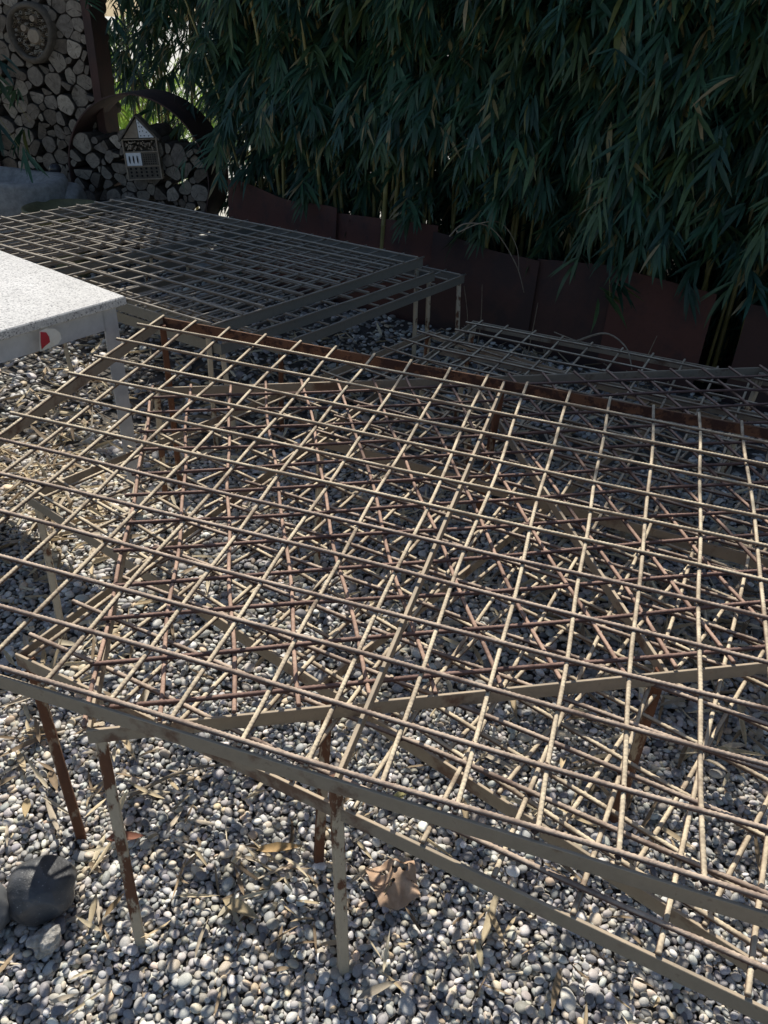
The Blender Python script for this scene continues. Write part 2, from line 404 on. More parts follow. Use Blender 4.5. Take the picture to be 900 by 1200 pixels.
def litter_leaf(x, y, z=None, size=1.0):
    th = R.uniform(0, 2*PI); D = nrm(np.array([math.cos(th), math.sin(th), R.gauss(0,.2)]))
    up = nrm(np.array([R.gauss(0,.45), R.gauss(0,.45), 1.0])); up = nrm(up - D*np.dot(up, D))
    L = R.uniform(.05,.13)*size; W = R.uniform(.007,.016)*size
    c = R.choice([(.52,.43,.28),(.44,.35,.22),(.60,.52,.37),(.32,.24,.15),(.22,.16,.10),(.47,.40,.30)])
    k = R.uniform(1.0,1.65)
    return (leaf_verts(np.array([x, y, (.012 if z is None else z)]), D, up, L, W, R.gauss(0,.25), R.choice([.3,.8,-.5,1.2])), tuple(q*k for q in c))
def make_litter():
    L = []
    def cloud(cx, cy, sx, sy, n, s=1.0):
        for _ in range(n):
            L.append(litter_leaf(R.gauss(cx, sx), R.gauss(cy, sy), R.uniform(.004,.02), s))
    cloud(-1.28, 2.35, .28, .30, 420); cloud(-1.0, 2.0, .18, .25, 140); cloud(-.75, 1.75, .15, .2, 60)   # sunlit patch left of the top table
    cloud(-.72, 1.22, .12, .14, 60)
    cloud(-.16, .84, .10, .06, 24, .65); cloud(-.20, .95, .12, .1, 16, .65); cloud(-.42, .90, .06, .04, 12, .8)
    cloud(.75, 1.5, .25, .25, 260); cloud(.95, 1.9, .3, .3, 300); cloud(.55, 1.05, .25, .2, 45)
    cloud(.3, 2.2, .5, .4, 260); cloud(-.3, 2.9, .4, .4, 380); cloud(-1.3, 3.4, .5, .5, 260); cloud(.55, 3.0, .35, .3, 320)
    cloud(-.30,.74,.20,.06,22,.55); cloud(-.55,1.0,.12,.10,24,.6); cloud(.2,.72,.22,.06,22,.5); cloud(.45,.62,.15,.06,10,.5)
    for _ in range(150):
        y = R.uniform(.45, 2.4); hw = half_w(y)-.15; L.append(litter_leaf(R.uniform(-hw, hw), y, R.uniform(.006,.018), R.choice([.35,.45,.6,.75])))
    tag(leaves_mesh('leaf_litter', L, M_LITTER), 'dry tan bamboo leaves scattered thickly over the pebbles', 'leaf litter', kind='stuff')
make_litter()

# ------------------------------------------------------------------ mesh tables
def rebar(p0, p1, r, mat, parent, ribs=True, bend=.0025, name='mesh_bar'):
    p0 = np.array(p0, float); p1 = np.array(p1, float); d = p1-p0; L = np.linalg.norm(d); d /= L
    s = np.cross(d, [0,0,1.0]); s /= np.linalg.norm(s); n = np.cross(s, d)
    K = 8; step = (.0019 if ribs == 1 else .0027) if ribs else .05; m = max(3, int(L/step)+1); t = np.linspace(0, 1, m)
    ph1, ph2, ph3, ph4 = [R.uniform(0, 6.28) for _ in range(4)]
    off_s = bend*(np.sin(t*R.uniform(4,9)+ph1)+.5*np.sin(t*R.uniform(14,22)+ph2)); off_n = .5*bend*(np.sin(t*R.uniform(4,9)+ph3))
    ang = np.arange(K)*2*PI/K
    if ribs:
        phase = (t[:, None]*L/.0070 + ang[None]/PI*.5) % 1.0
        rr = r*(1 + .22*np.clip(1.15-np.abs(phase-.5)/.24, 0, 1))
        rr[:, [0, K//2]] = r*1.06
    else: rr = np.full((m, K), r)
    c = p0[None] + d[None]*(t*L)[:, None] + s[None]*off_s[:, None] + n[None]*off_n[:, None]
    V = c[:, None, :] + rr[:, :, None]*(np.cos(ang)[None, :, None]*s + np.sin(ang)[None, :, None]*n)
    V = V.reshape(-1, 3)
    i = np.arange(m-1)[:, None]*K; a = np.arange(K)[None]; b = (a+1) % K
    F = np.stack([i+a, i+b, i+K+b, i+K+a], 2).reshape(-1, 4)
    e0 = np.array([[0,3,2,1],[0,5,4,3],[0,7,6,5]]); e1 = (m-1)*K + np.array([[0,1,2,3],[0,3,4,5],[0,5,6,7]])
    return np_mesh(name, V, np.concatenate([F, e0, e1]), mat, True, None, None, parent)
def beam(p0, p1, inward, h, mat, parent, name='frame_beam', flange=0, th=.005):
    """steel angle: upright leaf outside, flat leaf along its foot pointing inward"""
    p0 = Vector(p0); p1 = Vector(p1); d = (p1-p0).normalized(); up = Vector((0,0,1)); up = (up - d*up.dot(d)).normalized()
    inn = Vector(inward); inn = (inn - d*inn.dot(d) - up*inn.dot(up)).normalized()
    e = .0007
    poly = [(0,-e),(th-e,-e),(th,-e*2),(th,-h+th),(flange,-h+th),(flange,-h),(e,-h),(0,-h+e)] if flange else [(0,-e),(e,0),(th-e,0),(th,-e),(th,-h+e),(th-e,-h),(e,-h),(0,-h+e)]
    if d.cross(inn).dot(up) > 0: poly = poly[::-1]
    mb = MB(); n = max(1, int((p1-p0).length/.3)); 
    mb.prism(poly, p0, p1, inn, up)
    return mb.build(name, mat, parent)
def leg(top, foot, mat, parent, size=.0165):
    top = Vector(top); foot = Vector(foot); d = (foot-top).normalized()
    foot = foot + d*.03
    a = Vector((.9,.35,0)); a = (a - d*a.dot(d)).normalized(); b = d.cross(a); s = size/2; c = s*.72
    mb = MB(); mb.prism([(-c,-s),(c,-s),(s,-c),(s,c),(c,s),(-c,s),(-s,c),(-s,-c)], top, foot, a, b, smooth=False)
    return mb.build('leg', mat, parent)
def mesh_table(label, O, U, W, LU, LW, us, ws, legs, bar_mat, beam_mat, over=.012, r=.0036, ribs=True, h=.026, far_mat=None, mids=(), ext=None, bend=.0025, long_mat=None, long_from=0):
    """O far-left corner at beam-top level; U runs along the far edge, W toward the viewer. ws: long bars, us: cross bars"""
    O = Vector(O); U = Vector(U); W = Vector(W); up = U.cross(W); up = up if up.z > 0 else -up; up.normalize()
    c = O + U*LU/2 + W*LW/2
    root = empty('mesh_table', (c.x, c.y, 0), label, 'mesh table', 'rusty steel mesh tables')
    P = lambda a, b, z=0: O + U*a + W*b + up*z
    beam(P(0,0), P(LU,0), W, h, far_mat or beam_mat, root)
    beam(P(0,LW), P(LU,LW), -W, h, beam_mat, root)
    beam(P(0,.004), P(0,LW-.004), U, h*.97, beam_mat, root)
    beam(P(LU,.004), P(LU,LW-.004), -U, h*.97, beam_mat, root)
    for a, b0, b1, a1 in mids: beam(P(a, b0, -.001), P(a1, b1, -.001), U, h*.85, beam_mat, root, 'cross_beam', 0, .006)
    for a in us: rebar(P(a, -.002, r), P(a, LW-.004, r), r, bar_mat, root, ribs, bend)
    e0, e1 = (over, over) if ext is None else ext
    for k, b in enumerate(ws): rebar(P(-e0+R.uniform(-.003,.006), b, 3*r-.0006), P(LU+e1, b, 3*r-.0006), r, (long_mat if long_mat and k >= long_from else bar_mat), root, ribs, bend)
    if ribs:
        wb = MB(); R2 = random.Random(int(LU*1000)+len(us))
        for a in us:
            for b in ws:
                q = P(a, b, 2*r); s_ = R2.uniform(.55,1.1)*r; e1 = R2.uniform(-.3,.3)*r
                vs = [q+U*s_*1.5+W*e1, q+W*s_*1.5, q-U*s_*1.5-W*e1, q-W*s_*1.5, q+up*s_*.9, q-up*s_*.9]
                wb.add(vs, [(0,1,4),(1,2,4),(2,3,4),(3,0,4),(1,0,5),(2,1,5),(3,2,5),(0,3,5)], 0, True)
        tag(wb.build('weld_spot', M_WELD, root), kind='stuff')
    for a, b, fx, fy, m in legs:
        leg(P(a, b, -h*.5), (fx, fy, -.01), m, root)
    return root
rng = lambda a, s, n: [a+s*i for i in range(n)]
# table on top of the pile, slightly tipped toward the viewer
uA = Vector((.9604,-.2788,-.0359)); wA = Vector((-.2788,-.9604,-.078))
OA = Vector((-.6169,2.1076,.6074-.008)) + wA*.0142
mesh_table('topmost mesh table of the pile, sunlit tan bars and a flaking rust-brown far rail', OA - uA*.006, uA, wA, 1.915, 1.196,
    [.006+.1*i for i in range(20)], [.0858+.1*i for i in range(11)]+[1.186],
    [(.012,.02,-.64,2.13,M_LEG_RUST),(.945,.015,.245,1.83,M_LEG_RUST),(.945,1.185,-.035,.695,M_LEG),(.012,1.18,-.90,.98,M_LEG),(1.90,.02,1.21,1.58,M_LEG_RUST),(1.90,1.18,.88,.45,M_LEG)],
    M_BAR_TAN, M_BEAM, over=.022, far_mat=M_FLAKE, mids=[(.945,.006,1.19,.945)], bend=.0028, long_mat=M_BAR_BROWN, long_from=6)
# second table, reddish bars
yB = rad(10.9); uB = Vector((math.cos(yB), math.sin(yB), 0)); wB = Vector((math.sin(yB), -math.cos(yB), 0))
mesh_table('second table from the top, turned the other way, with reddish rusted bars', Vector((-.637,1.970,.445)), uB, wB, 1.815, 1.221,
    rng(.003,.1,19), rng(.09,.1,12),
    [(.012,.02,-.69,2.12,M_LEG),(.012,1.20,-.373,.723,M_LEG),(.885,.02,.25,2.13,M_LEG),(.885,1.20,.474,1.001,M_LEG_RUST),(1.80,.02,1.13,2.36,M_LEG),(1.80,1.20,1.40,1.12,M_LEG)],
    M_BAR_RED, M_BEAM, over=.010, mids=[(.883,.006,1.216,.881)], bend=.0045, ribs=2, long_mat=M_BAR_MAROON)
# third: long side runs away from the viewer
yC = rad(-26.2); aC = Vector((math.cos(yC), math.sin(yC), 0)); dC = Vector((-math.sin(yC), math.cos(yC), 0))
OC = Vector((-.594,.960,.408)) + dC*2.0
uC = aC; wC = -dC
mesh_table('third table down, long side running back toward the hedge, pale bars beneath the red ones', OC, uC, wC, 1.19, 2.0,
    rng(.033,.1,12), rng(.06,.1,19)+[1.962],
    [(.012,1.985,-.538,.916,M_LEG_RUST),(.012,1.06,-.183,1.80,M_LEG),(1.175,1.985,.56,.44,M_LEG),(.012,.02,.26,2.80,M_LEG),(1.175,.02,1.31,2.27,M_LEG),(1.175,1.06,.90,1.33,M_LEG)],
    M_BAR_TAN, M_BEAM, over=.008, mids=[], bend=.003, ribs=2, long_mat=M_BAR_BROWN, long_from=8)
# the mid rail of the third table runs the short way
t3 = [o for o in bpy.data.objects if o.type == 'EMPTY'][-1]
beam(OC + uC*.006 + wC*1.063, OC + uC*1.184 + wC*1.063, wC, .028, M_BEAM, t3, 'cross_beam', 0, .006)
beam(OC + uC*.006 + wC*.30, OC + uC*1.184 + wC*.30, wC, .028, M_BEAM, t3, 'cross_beam', 0, .006)
# lowest of the pile
yG = rad(-37.9); uG = Vector((math.cos(yG), math.sin(yG), 0)); dG = Vector((-math.sin(yG), math.cos(yG), 0)); wG = -dG
OG = Vector((-.812,1.516,.373)) + dG*1.54
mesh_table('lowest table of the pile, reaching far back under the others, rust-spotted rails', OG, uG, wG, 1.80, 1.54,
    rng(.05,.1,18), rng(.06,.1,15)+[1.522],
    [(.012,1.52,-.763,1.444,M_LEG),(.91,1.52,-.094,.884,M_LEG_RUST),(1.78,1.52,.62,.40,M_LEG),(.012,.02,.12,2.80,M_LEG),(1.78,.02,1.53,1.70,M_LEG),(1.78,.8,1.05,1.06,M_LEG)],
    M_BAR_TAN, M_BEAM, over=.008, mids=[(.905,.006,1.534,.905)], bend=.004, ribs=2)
# three nested tables at the back
yD = rad(-33.6); uD = Vector((math.cos(yD), math.sin(yD), 0)); 
def back_table(label, far_right, LU, LW, legs, skew=0, z=.46):
    wD = Vector((math.cos(rad(-125.9+skew)), math.sin(rad(-125.9+skew)), 0))
    O = Vector((far_right[0], far_right[1], z)) - uD*LU
    return mesh_table(label, O, uD, wD, LU, LW, rng(.003,.1,int(LU/.1)+1), rng(.05,.1,int((LW-.03)/.1)) + [LW-.01],
        legs, M_BAR_GREY, M_BEAM_GREY, over=.006, ribs=False, h=.036, mids=[(LU/2,.006,LW-.006,LU/2)], r=.0042)
back_table('grey shaded mesh table lying on top of the rear stack before the round log stack', (.121,3.392), 1.80, 1.20, [(1.785,.02,.107,3.427,M_LEG),(1.785,1.185,-.60,2.47,M_LEG),(.015,1.185,-2.07,3.44,M_LEG),(.015,.02,-1.37,4.38,M_LEG)], z=.458)
back_table('grey mesh table in the middle of the rear stack, edge showing between two others', (.175,3.387), 1.80, 1.20, [(1.785,.02,.165,3.45,M_LEG),(1.785,1.185,-.52,2.45,M_LEG),(.90,1.185,-1.223,2.86,M_LEG),(.015,.02,-1.33,4.37,M_LEG)], -1, z=.402)
back_table('grey mesh table at the bottom of the rear stack with its corner leg exposed', (.318,3.575), 1.80, 1.20, [(1.785,.02,.303,3.449,M_LEG),(1.785,1.185,-.39,2.62,M_LEG_RUST),(.90,1.185,-1.126,3.06,M_LEG_RUST),(.015,.02,-1.18,4.56,M_LEG)], .5, z=.346)

# ------------------------------------------------------------------ granite table
def granite_table():
    z = .65; c0 = Vector((-.72,2.101,0)); far = Vector((math.cos(rad(141.3)), math.sin(rad(141.3)),0)); fr = Vector((math.cos(rad(-123.9)), math.sin(rad(-123.9)),0))
    root = empty('granite_table', (-1.2,2.0,0), 'galvanised steel table with a sunlit speckled white granite top beside the mesh tables', 'table')
    LF, LN = 1.3, .78
    def quad(a0, a1, b0, b1): return [c0+far*a0+fr*b0, c0+far*a1+fr*b0, c0+far*a1+fr*b1, c0+far*a0+fr*b1]
    mb = MB(); q = quad(0, LF, 0, LN); e = .003
    q2 = quad(e, LF-e, e, LN-e)
    vs = [p+Vector((0,0,z-.024)) for p in q2]+[p+Vector((0,0,z-.021)) for p in q]+[p+Vector((0,0,z-e)) for p in q]+[p+Vector((0,0,z)) for p in q2]
    fs = [(3,2,1,0)] + [(k*4+i, k*4+(i+1)%4, k*4+4+(i+1)%4, k*4+4+i) for k in range(3) for i in range(4)] + [(12,13,14,15)]
    vs2 = vs; 
    nrmz = (vs[13]-vs[12]).cross(vs[14]-vs[13]).z
    if nrmz < 0: fs = [f[::-1] for f in fs]
    mb.add(vs, fs); mb.build('tabletop', M_GRANITE, root)
    zt = z-.026; ins = .022
    def plate(p0, p1, h, inw, th=.003):
        mb = MB(); d = (p1-p0).normalized(); mb.prism([(0,0),(th,0),(th,-h),(0,-h)], p0, p1, inw.normalized(), Vector((0,0,1))); return mb
    k = c0+far*ins+fr*ins+Vector((0,0,zt))
    plate(k+fr*.042, k+fr*(LN-.09), .058, far).build('apron', M_STEEL, root)
    plate(k+far*.042, k+far*(LF-.09), .058, fr).build('apron', M_STEEL, root)
    for fa, fb in ((0,0),(1,0),(0,1),(1,1)):
        b = c0 + far*(ins if fa == 0 else LF-ins) + fr*(ins if fb == 0 else LN-ins)
        s1 = far if fa == 0 else -far; s2 = fr if fb == 0 else -fr
        mb = MB(); up = Vector((0,0,1)); B0 = Vector((b.x,b.y,-.03)); B1 = Vector((b.x,b.y,zt))
        w_ = .045; th = .005
        mb.prism([(0,0),(w_,0),(w_,th),(th,th),(th,w_),(0,w_)], B0, B1, s1, s2)
        mb.build('leg', M_STEEL, root)
    # red and cream paper tag hanging under the slab edge
    t = c0 + fr*.256 - far*.012 + Vector((0,0,z-.022))
    mred = m_simple('red_print', (.42,.02,.03), (.55,.035,.05), 30, .6); mpap = m_simple('tag_paper', (.70,.64,.52), (.86,.80,.70), 60, .8)
    def flap(pts, off, mat, name, parent=None):
        mb = MB(); vs = []
        for a, d in pts:   # a: toward the table corner, d: downward
            vs.append(t - fr*a + Vector((0,0,-d)) - far*(off + .25*d + 2.5*a*a))
        c = sum(vs, Vector())/len(vs); mb.add(vs+[c], [(i, (i+1) % len(vs), len(vs)) for i in range(len(vs))], 0, True)
        return mb.build(name, mat, parent, origin=None if parent else tuple(t))
    tg = flap([(-.020,.0),(.0,-.002),(.022,.004),(.032,.016),(.031,.030),(.020,.039),(.0,.043),(-.020,.044),(-.036,.044),(-.030,.026)], 0, mpap, 'paper_tag')
    tag(tg, 'small curled cream and red tag stuck under the granite table edge', 'tag')
    flap([(-.019,.001),(-.004,.006),(.0,.018),(-.002,.030),(-.018,.035),(-.031,.040),(-.027,.024)], .0025, mred, 'red_print', tg)
granite_table()

# ------------------------------------------------------------------ corten planter
def corten(t0, t1, d0, d1, h0, h1, label, wav=0, mat=M_CORTEN, lean=.03):
    mb = MB(); n = 24; th = .004; vs = []
    for i in range(n+1):
        f = i/n; t = t0+(t1-t0)*f; d = d0+(d1-d0)*f; h = h0+(h1-h0)*f + wav*math.sin(f*7.5+.5)
        vs += [pl(t, d, -.03), pl(t, d+lean, h), pl(t, d+lean+th, h), pl(t, d+th, -.03)]
    fs = []
    for i in range(n):
        for k in range(4): fs.append((i*4+k, i*4+4+k, i*4+4+(k+1)%4, i*4+(k+1)%4))
    fs += [(0,1,2,3), tuple(n*4+k for k in (3,2,1,0))]
    mb.add(vs, fs, 0); c = pl((t0+t1)/2, (d0+d1)/2)
    o = mb.build('planter_plate', mat, origin=(c.x, c.y, 0))
    tag(o, label, 'planter edging', 'rusty plates edging the bamboo bed')
corten(-1.80,-.93, .10,.0, .485,.455, 'wavy-topped rust-brown plate next to the round steel ring', .014)
corten(-.95,-.33, .02,.025, .44,.468, 'rust-brown plate behind the rear stack of grey tables')
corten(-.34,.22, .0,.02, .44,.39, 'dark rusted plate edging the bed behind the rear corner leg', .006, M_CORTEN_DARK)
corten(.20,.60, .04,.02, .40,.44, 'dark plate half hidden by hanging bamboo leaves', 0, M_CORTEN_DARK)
corten(.585,1.016, .0,.0, .438,.407, 'rust-brown plate ending in a free slanting edge beside a gap')
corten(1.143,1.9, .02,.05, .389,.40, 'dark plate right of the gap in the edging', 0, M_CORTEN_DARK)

# ------------------------------------------------------------------ logs, ring, rack
def clip(poly, nx, nz, d):
    out = []
    for i in range(len(poly)):
        a, b = poly[i], poly[(i+1) % len(poly)]; da = a[0]*nx+a[1]*nz-d; db = b[0]*nx+b[1]*nz-d
        if da <= 0: out.append(a)
        if (da < 0) != (db < 0) and abs(da-db) > 1e-9:
            k = da/(da-db); out.append((a[0]+(b[0]-a[0])*k, a[1]+(b[1]-a[1])*k))
    return out
def pack(inside, xr, zr, rmin, rmax, tries, seed):
    rr = random.Random(seed); C_ = []
    for k in range(tries):
        f = k/tries; r = (rmax*(1-f) + rmin*f)*rr.uniform(.82,1.15); r = max(rmin, r)
        x, z = rr.uniform(*xr), rr.uniform(*zr)
        if not inside(x, z, r): continue
        if all((x-a)**2+(z-b)**2 > ((r+c)*.93)**2 for a, b, c in C_): C_.append((x, z, r))
    return C_
def log_stack(cs, frame, label, split_label, group, depth, domain=None, jit=.03, grow=1.28):
    """cs: circles in the (x,z) plane of frame (Matrix, +Y into the pile)"""
    for n, (x, z, r) in enumerate(cs):
        split = R.random() < (.62 if depth < .28 else .42); nv = 18; k0 = R.uniform(0, 6.28)
        poly = []
        for i in range(nv):
            a = 2*PI*i/nv; q = r*grow*(1+.05*math.sin(2*a+k0)+.04*math.sin(3*a+2*k0))
            poly.append((q*math.cos(a), q*math.sin(a)))
        for m, (x2, z2, r2) in enumerate(cs):
            if m == n: continue
            dx, dz = x2-x, z2-z; D = math.hypot(dx, dz)
            if D > (r+r2)*1.6: continue
            t = (D*D + r*r - r2*r2)/(2*D) - .0012
            poly = clip(poly, dx/D, dz/D, t)
            if len(poly) < 3: break
        if len(poly) < 3: continue
        if split:
            a = R.uniform(0, 6.28); poly = clip(poly, math.cos(a), math.sin(a), r*R.uniform(.12,.55))
            if len(poly) < 3: continue
        # soften the outline
        poly = [v for p, q in zip(poly, poly[1:]+poly[:1]) for v in ((p[0]*.8+q[0]*.2, p[1]*.8+q[1]*.2), (p[0]*.2+q[0]*.8, p[1]*.2+q[1]*.8))] if len(poly) > 4 else poly
        y0 = R.uniform(-jit, jit)*.9; mb = MB(); e = r*.05
        Mx = frame @ Matrix.Translation((x, y0, z)); Mr = Matrix.Rotation(R.gauss(0,.035), 4, 'X') @ Matrix.Rotation(R.gauss(0,.035), 4, 'Z')
        nn = len(poly); rings = [[(p[0]*(1-e/r*1.2), 0, p[1]*(1-e/r*1.2)) for p in poly], [(p[0], e, p[1]) for p in poly], [(p[0]*.98, depth, p[1]*.98) for p in poly]]
        vs = [v for rg in rings for v in rg]
        mb.add(vs, [tuple(range(nn))], 0)
        mb.add(vs, [tuple(range(2*nn, 3*nn))[::-1]], 0)
        mb.add(vs, [(k*nn+(i+1) % nn, k*nn+i, (k+1)*nn+i, (k+1)*nn+(i+1) % nn) for k in range(2) for i in range(nn)], 1)
        o = mb.build('log', [M_LOGEND, M_BARK]); o.matrix_world = Mx @ Mr
        tag(o, split_label if split else label, 'log', group[1] if split else group[0])
RING_C = Vector((-1.575,5.15,.44)); RR = .44; ring_rot = rad(-8)
FR = Matrix.Translation(RING_C) @ Matrix.Rotation(ring_rot, 4, 'Z')
def steel_ring():
    mb = MB(); n = 96; dp = .36; th = .008; vs = []
    for i in range(n):
        a = 2*PI*i/n
        for r, y in ((RR,0),(RR+th,0),(RR+th,dp),(RR,dp)): vs.append(FR @ Vector((r*math.cos(a), y-.02, r*math.sin(a))))
    fs = []
    for i in range(n):
        j = (i+1) % n
        for k in range(4): fs.append((i*4+k, i*4+(k+1)%4, j*4+(k+1)%4, j*4+k))
    mb.add(vs, fs, 0, True)
    o = mb.build('steel_ring', M_CORTEN_DARK, origin=tuple(RING_C)); tag(o, 'wide rusted steel ring standing upright and half filled with split logs', 'steel ring')
    try:
        for p in o.data.polygons: p.use_smooth = False
    except Exception: pass
steel_ring()
def in_ring(x, z, r):
    if math.hypot(x, z) + r*.98 > RR-.004: return False
    top = .22 - .05*max(0, x)/RR + .03*math.sin(x*14+1) - .04*(x < -.3)
    return z + r*.6 < top
cr = pack(in_ring, (-RR,RR), (-RR,.3), .015, .045, 14000, 4)
log_stack(cr, FR, 'round log end stacked inside the steel ring', 'split log end stacked inside the steel ring', ('whole round logs inside the ring', 'split logs inside the ring'), .27, jit=.022, grow=1.34)
# tall rack of logs at the back left
FW = Matrix.Translation((-2.35,5.5,0)) @ Matrix.Rotation(rad(-8), 4, 'Z')
HC = (.135, 1.165)   # insect hotel centre in rack coordinates
def in_rack(x, z, r):
    if math.hypot((x-HC[0])/.140, (z-HC[1])/.158) < 1+r/.15*.85: return False
    return -.24+r < x < .475-r and r < z < 1.66-r
cw = pack(in_rack, (-.24,.48), (0,1.66), .016, .047, 20000, 8)
log_stack(cw, FW, 'round log end in the tall stack beside the rusty post', 'split log end in the tall stack beside the rusty post', ('whole round logs in the tall stack', 'split logs in the tall stack'), .30, jit=.02, grow=1.34)
rk = empty('log_rack', FW @ Vector((-.1,.1,0)), 'tall rusty steel frame holding the stacked logs at the back left', 'log rack')
for x in (.490, -.272):
    mb = MB(); mb.box((x,-.045,-.05),(x+.012,.22,1.74), 0, FW); mb.box((x+.0125,-.045,-.05),(x+.05,-.033,1.74), 0, FW); mb.build('side_plate', M_CORTEN_DARK, rk)
mb = MB(); mb.box((-.255,-.03,1.68),(.478,.31,1.73),0,FW); mb.build('top_rail', M_CORTEN_DARK, rk)
def oval_hotel():
    c = FW @ Vector((HC[0], -.03, HC[1])); root = empty('insect_hotel', c, 'oval insect hotel of hollow stems in a bark ring set in the log stack', 'insect hotel')
    mb = MB(); n = 40; vs = []
    for i in range(n):
        a = 2*PI*i/n; k = 1+.04*math.sin(2*a+.6)+.03*math.sin(3*a)
        for r, y in ((.78,.0),(.86,-.02),(.99,.0),(1.0,.3),(.78,.3)): vs.append(FW @ Vector((HC[0]+.145*r*k*math.cos(a), -.03+y, HC[1]+.165*r*k*math.sin(a))))
    fs = [(i*5+k, i*5+(k+1)%5, ((i+1)%n)*5+(k+1)%5, ((i+1)%n)*5+k) for i in range(n) for k in range(5)]
    mb.add(vs, fs, 0, True); mb.build('bark_ring', M_WOODD, root)
    cs = pack(lambda x, z, r: math.hypot(x/.112, z/.128) < 1-r/.12, (-.12,.12), (-.13,.13), .0035, .008, 6000, 3)
    V = []; F = []; Cc = []; K = 8; base = 0
    for x, z, r in cs:
        y0 = R.uniform(.0,.02); col = np.array(R.choice([(.35,.28,.19),(.22,.16,.10),(.55,.5,.42),(.13,.10,.07),(.10,.07,.05)]))*R.uniform(.7,1.1)
        for rr, y in ((r*.72,y0+.03),(r*.72,y0),(r,y0),(r,.2)):
            for i in range(K):
                a = 2*PI*i/K; V.append(tuple(FW @ Vector((HC[0]+x+rr*math.cos(a), -.03+y, HC[1]+z+rr*math.sin(a)))))
                Cc.append(col if rr == r or y == y0 else (.01,.008,.006))
        for k in range(3):
            for i in range(K): F.append((base+k*K+i, base+k*K+(i+1)%K, base+(k+1)*K+(i+1)%K, base+(k+1)*K+i))
        base += 4*K
    o = np_mesh('hollow_stems', np.array(V), np.array(F), M_REED, False, np.array(Cc), None, root); o['kind'] = 'stuff'
    mb = MB(); mb.add([FW @ Vector((HC[0]+.125*math.cos(2*PI*i/24), .02, HC[1]+.14*math.sin(2*PI*i/24))) for i in range(24)], [tuple(range(24))]); mb.build('back_board', M_HOLE, root)
    for x, z, r in ((-.035,.02,.022),(.03,.07,.02),(.02,-.02,.045)):
        mb = MB(); mb.tube([FW @ Vector((HC[0]+x, -.035, HC[1]+z)), FW @ Vector((HC[0]+x, -.02, HC[1]+z)), FW @ Vector((HC[0]+x, .15, HC[1]+z))], [r*.8, r, r], 12)
        mb.build('wood_plug', M_WOODB, root)
oval_hotel()
def house_hotel():
    M0 = Matrix.Translation((-1.515,5.06,.435)) @ Matrix.Rotation(rad(6), 4, 'Z') @ Matrix.Rotation(rad(-3), 4, 'Y')
    root = empty('insect_house', M0.translation, 'small gabled insect house with white blocks leaning on the logs in the ring', 'insect house')
    W2, H, ap, D = .098, .225, .345, .085
    def part(name, mat, *boxes):
        mb = MB()
        for lo, hi in boxes: mb.box(lo, hi, 0, M0)
        return mb.build(name, mat, root)
    for s in (-1, 1): part('side_panel', M_WOODB, ((s*W2-.004, 0, 0), (s*W2+.004, D, H)))
    part('back_panel', M_WOODD, ((-W2+.004, D-.008, .0), (W2-.004, D-.002, H)))
    for z in (.0, .072, .150, .218): part('shelf', M_WOODB, ((-W2+.0045, .002, z), (W2-.0045, D-.009, z+.006)))
    for s in (-1, 1):
        mb = MB(); a = Vector((s*(W2+.016), -.012, H-.014)); b = Vector((0, -.012, ap)); dn = (b-a).normalized(); nn = Vector((-dn.z*s, 0, dn.x*s)); nn = nn if nn.z > 0 else -nn
        vs = [a, b, b+nn*.008, a+nn*.008]; vs = vs+[v+Vector((0, D+.02, 0)) for v in vs]
        mb.add([M0 @ v for v in vs], [(0,1,2,3),(7,6,5,4),(0,4,5,1),(1,5,6,2),(2,6,7,3),(3,7,4,0)]); mb.build('roof_board', M_WOODD, root)
    def tri(name, mat, s, y):
        mb = MB(); p = [Vector((0.002*s, y, H+.004)), Vector((s*(W2-.008), y, H+.004)), Vector((.002*s, y, ap-.014))]
        vs = p+[v+Vector((0,.03,0)) for v in p]
        mb.add([M0 @ v for v in vs], [(0,1,2),(5,4,3),(0,3,4,1),(1,4,5,2),(2,5,3,0)]); return mb.build(name, mat, root)
    tri('gable_board', M_WOODB, -1, .006); g2 = tri('gable_block', M_WHITE, 1, .003)
    def dots(name, pts, r, y, par, slot=0):
        mb = MB(); n = 10
        for x, z in pts:
            vs = [M0 @ Vector((x+r*math.cos(2*PI*i/n), y, z+(r+slot)*math.sin(2*PI*i/n))) for i in range(n)]
            mb.add(vs, [tuple(range(n))[::-1]])
        return mb.build(name, M_HOLE, par)
    dots('drill_hole', [(.015,.24),(.035,.24),(.06,.238),(.012,.262),(.03,.265),(.05,.258),(.013,.288),(.028,.286),(.012,.308)], .0032, .0005, root)
    wb = part('slot_block', M_WHITE, ((-W2+.006, .004, .079), (-.004, D-.012, .149)))
    dots('slot', [(-.073,.113),(-.050,.113),(-.027,.113)], .0045, .0015, wb, .018)
    bk = part('wood_block', M_WOODD, ((.001, .006, .079), (W2-.006, D-.012, .149)))
    dots('drill_hole', [(.012+.013*i, .088+.012*j) for i in range(6) for j in range(5)], .0036, .0035, bk)
    mb = MB()
    for k in range(60):
        x = R.uniform(-W2+.012, W2-.012); z = R.uniform(.161,.212); r = R.uniform(.003,.0055)
        mb.tube([M0 @ Vector((x, R.uniform(.006,.015), z)), M0 @ Vector((x, D-.012, z))], r, 7, 0)
    mb.build('stem_bundle', M_WOODB, root)
    part('brick_block', M_WOODD, ((-W2+.006, .006, .0065), (W2-.006, D-.012, .071)))
    dots('brick_hole', [(-.075+.03*i, .022+.02*j) for i in range(6) for j in range(3)], .0065, .0035, root)
house_hotel()
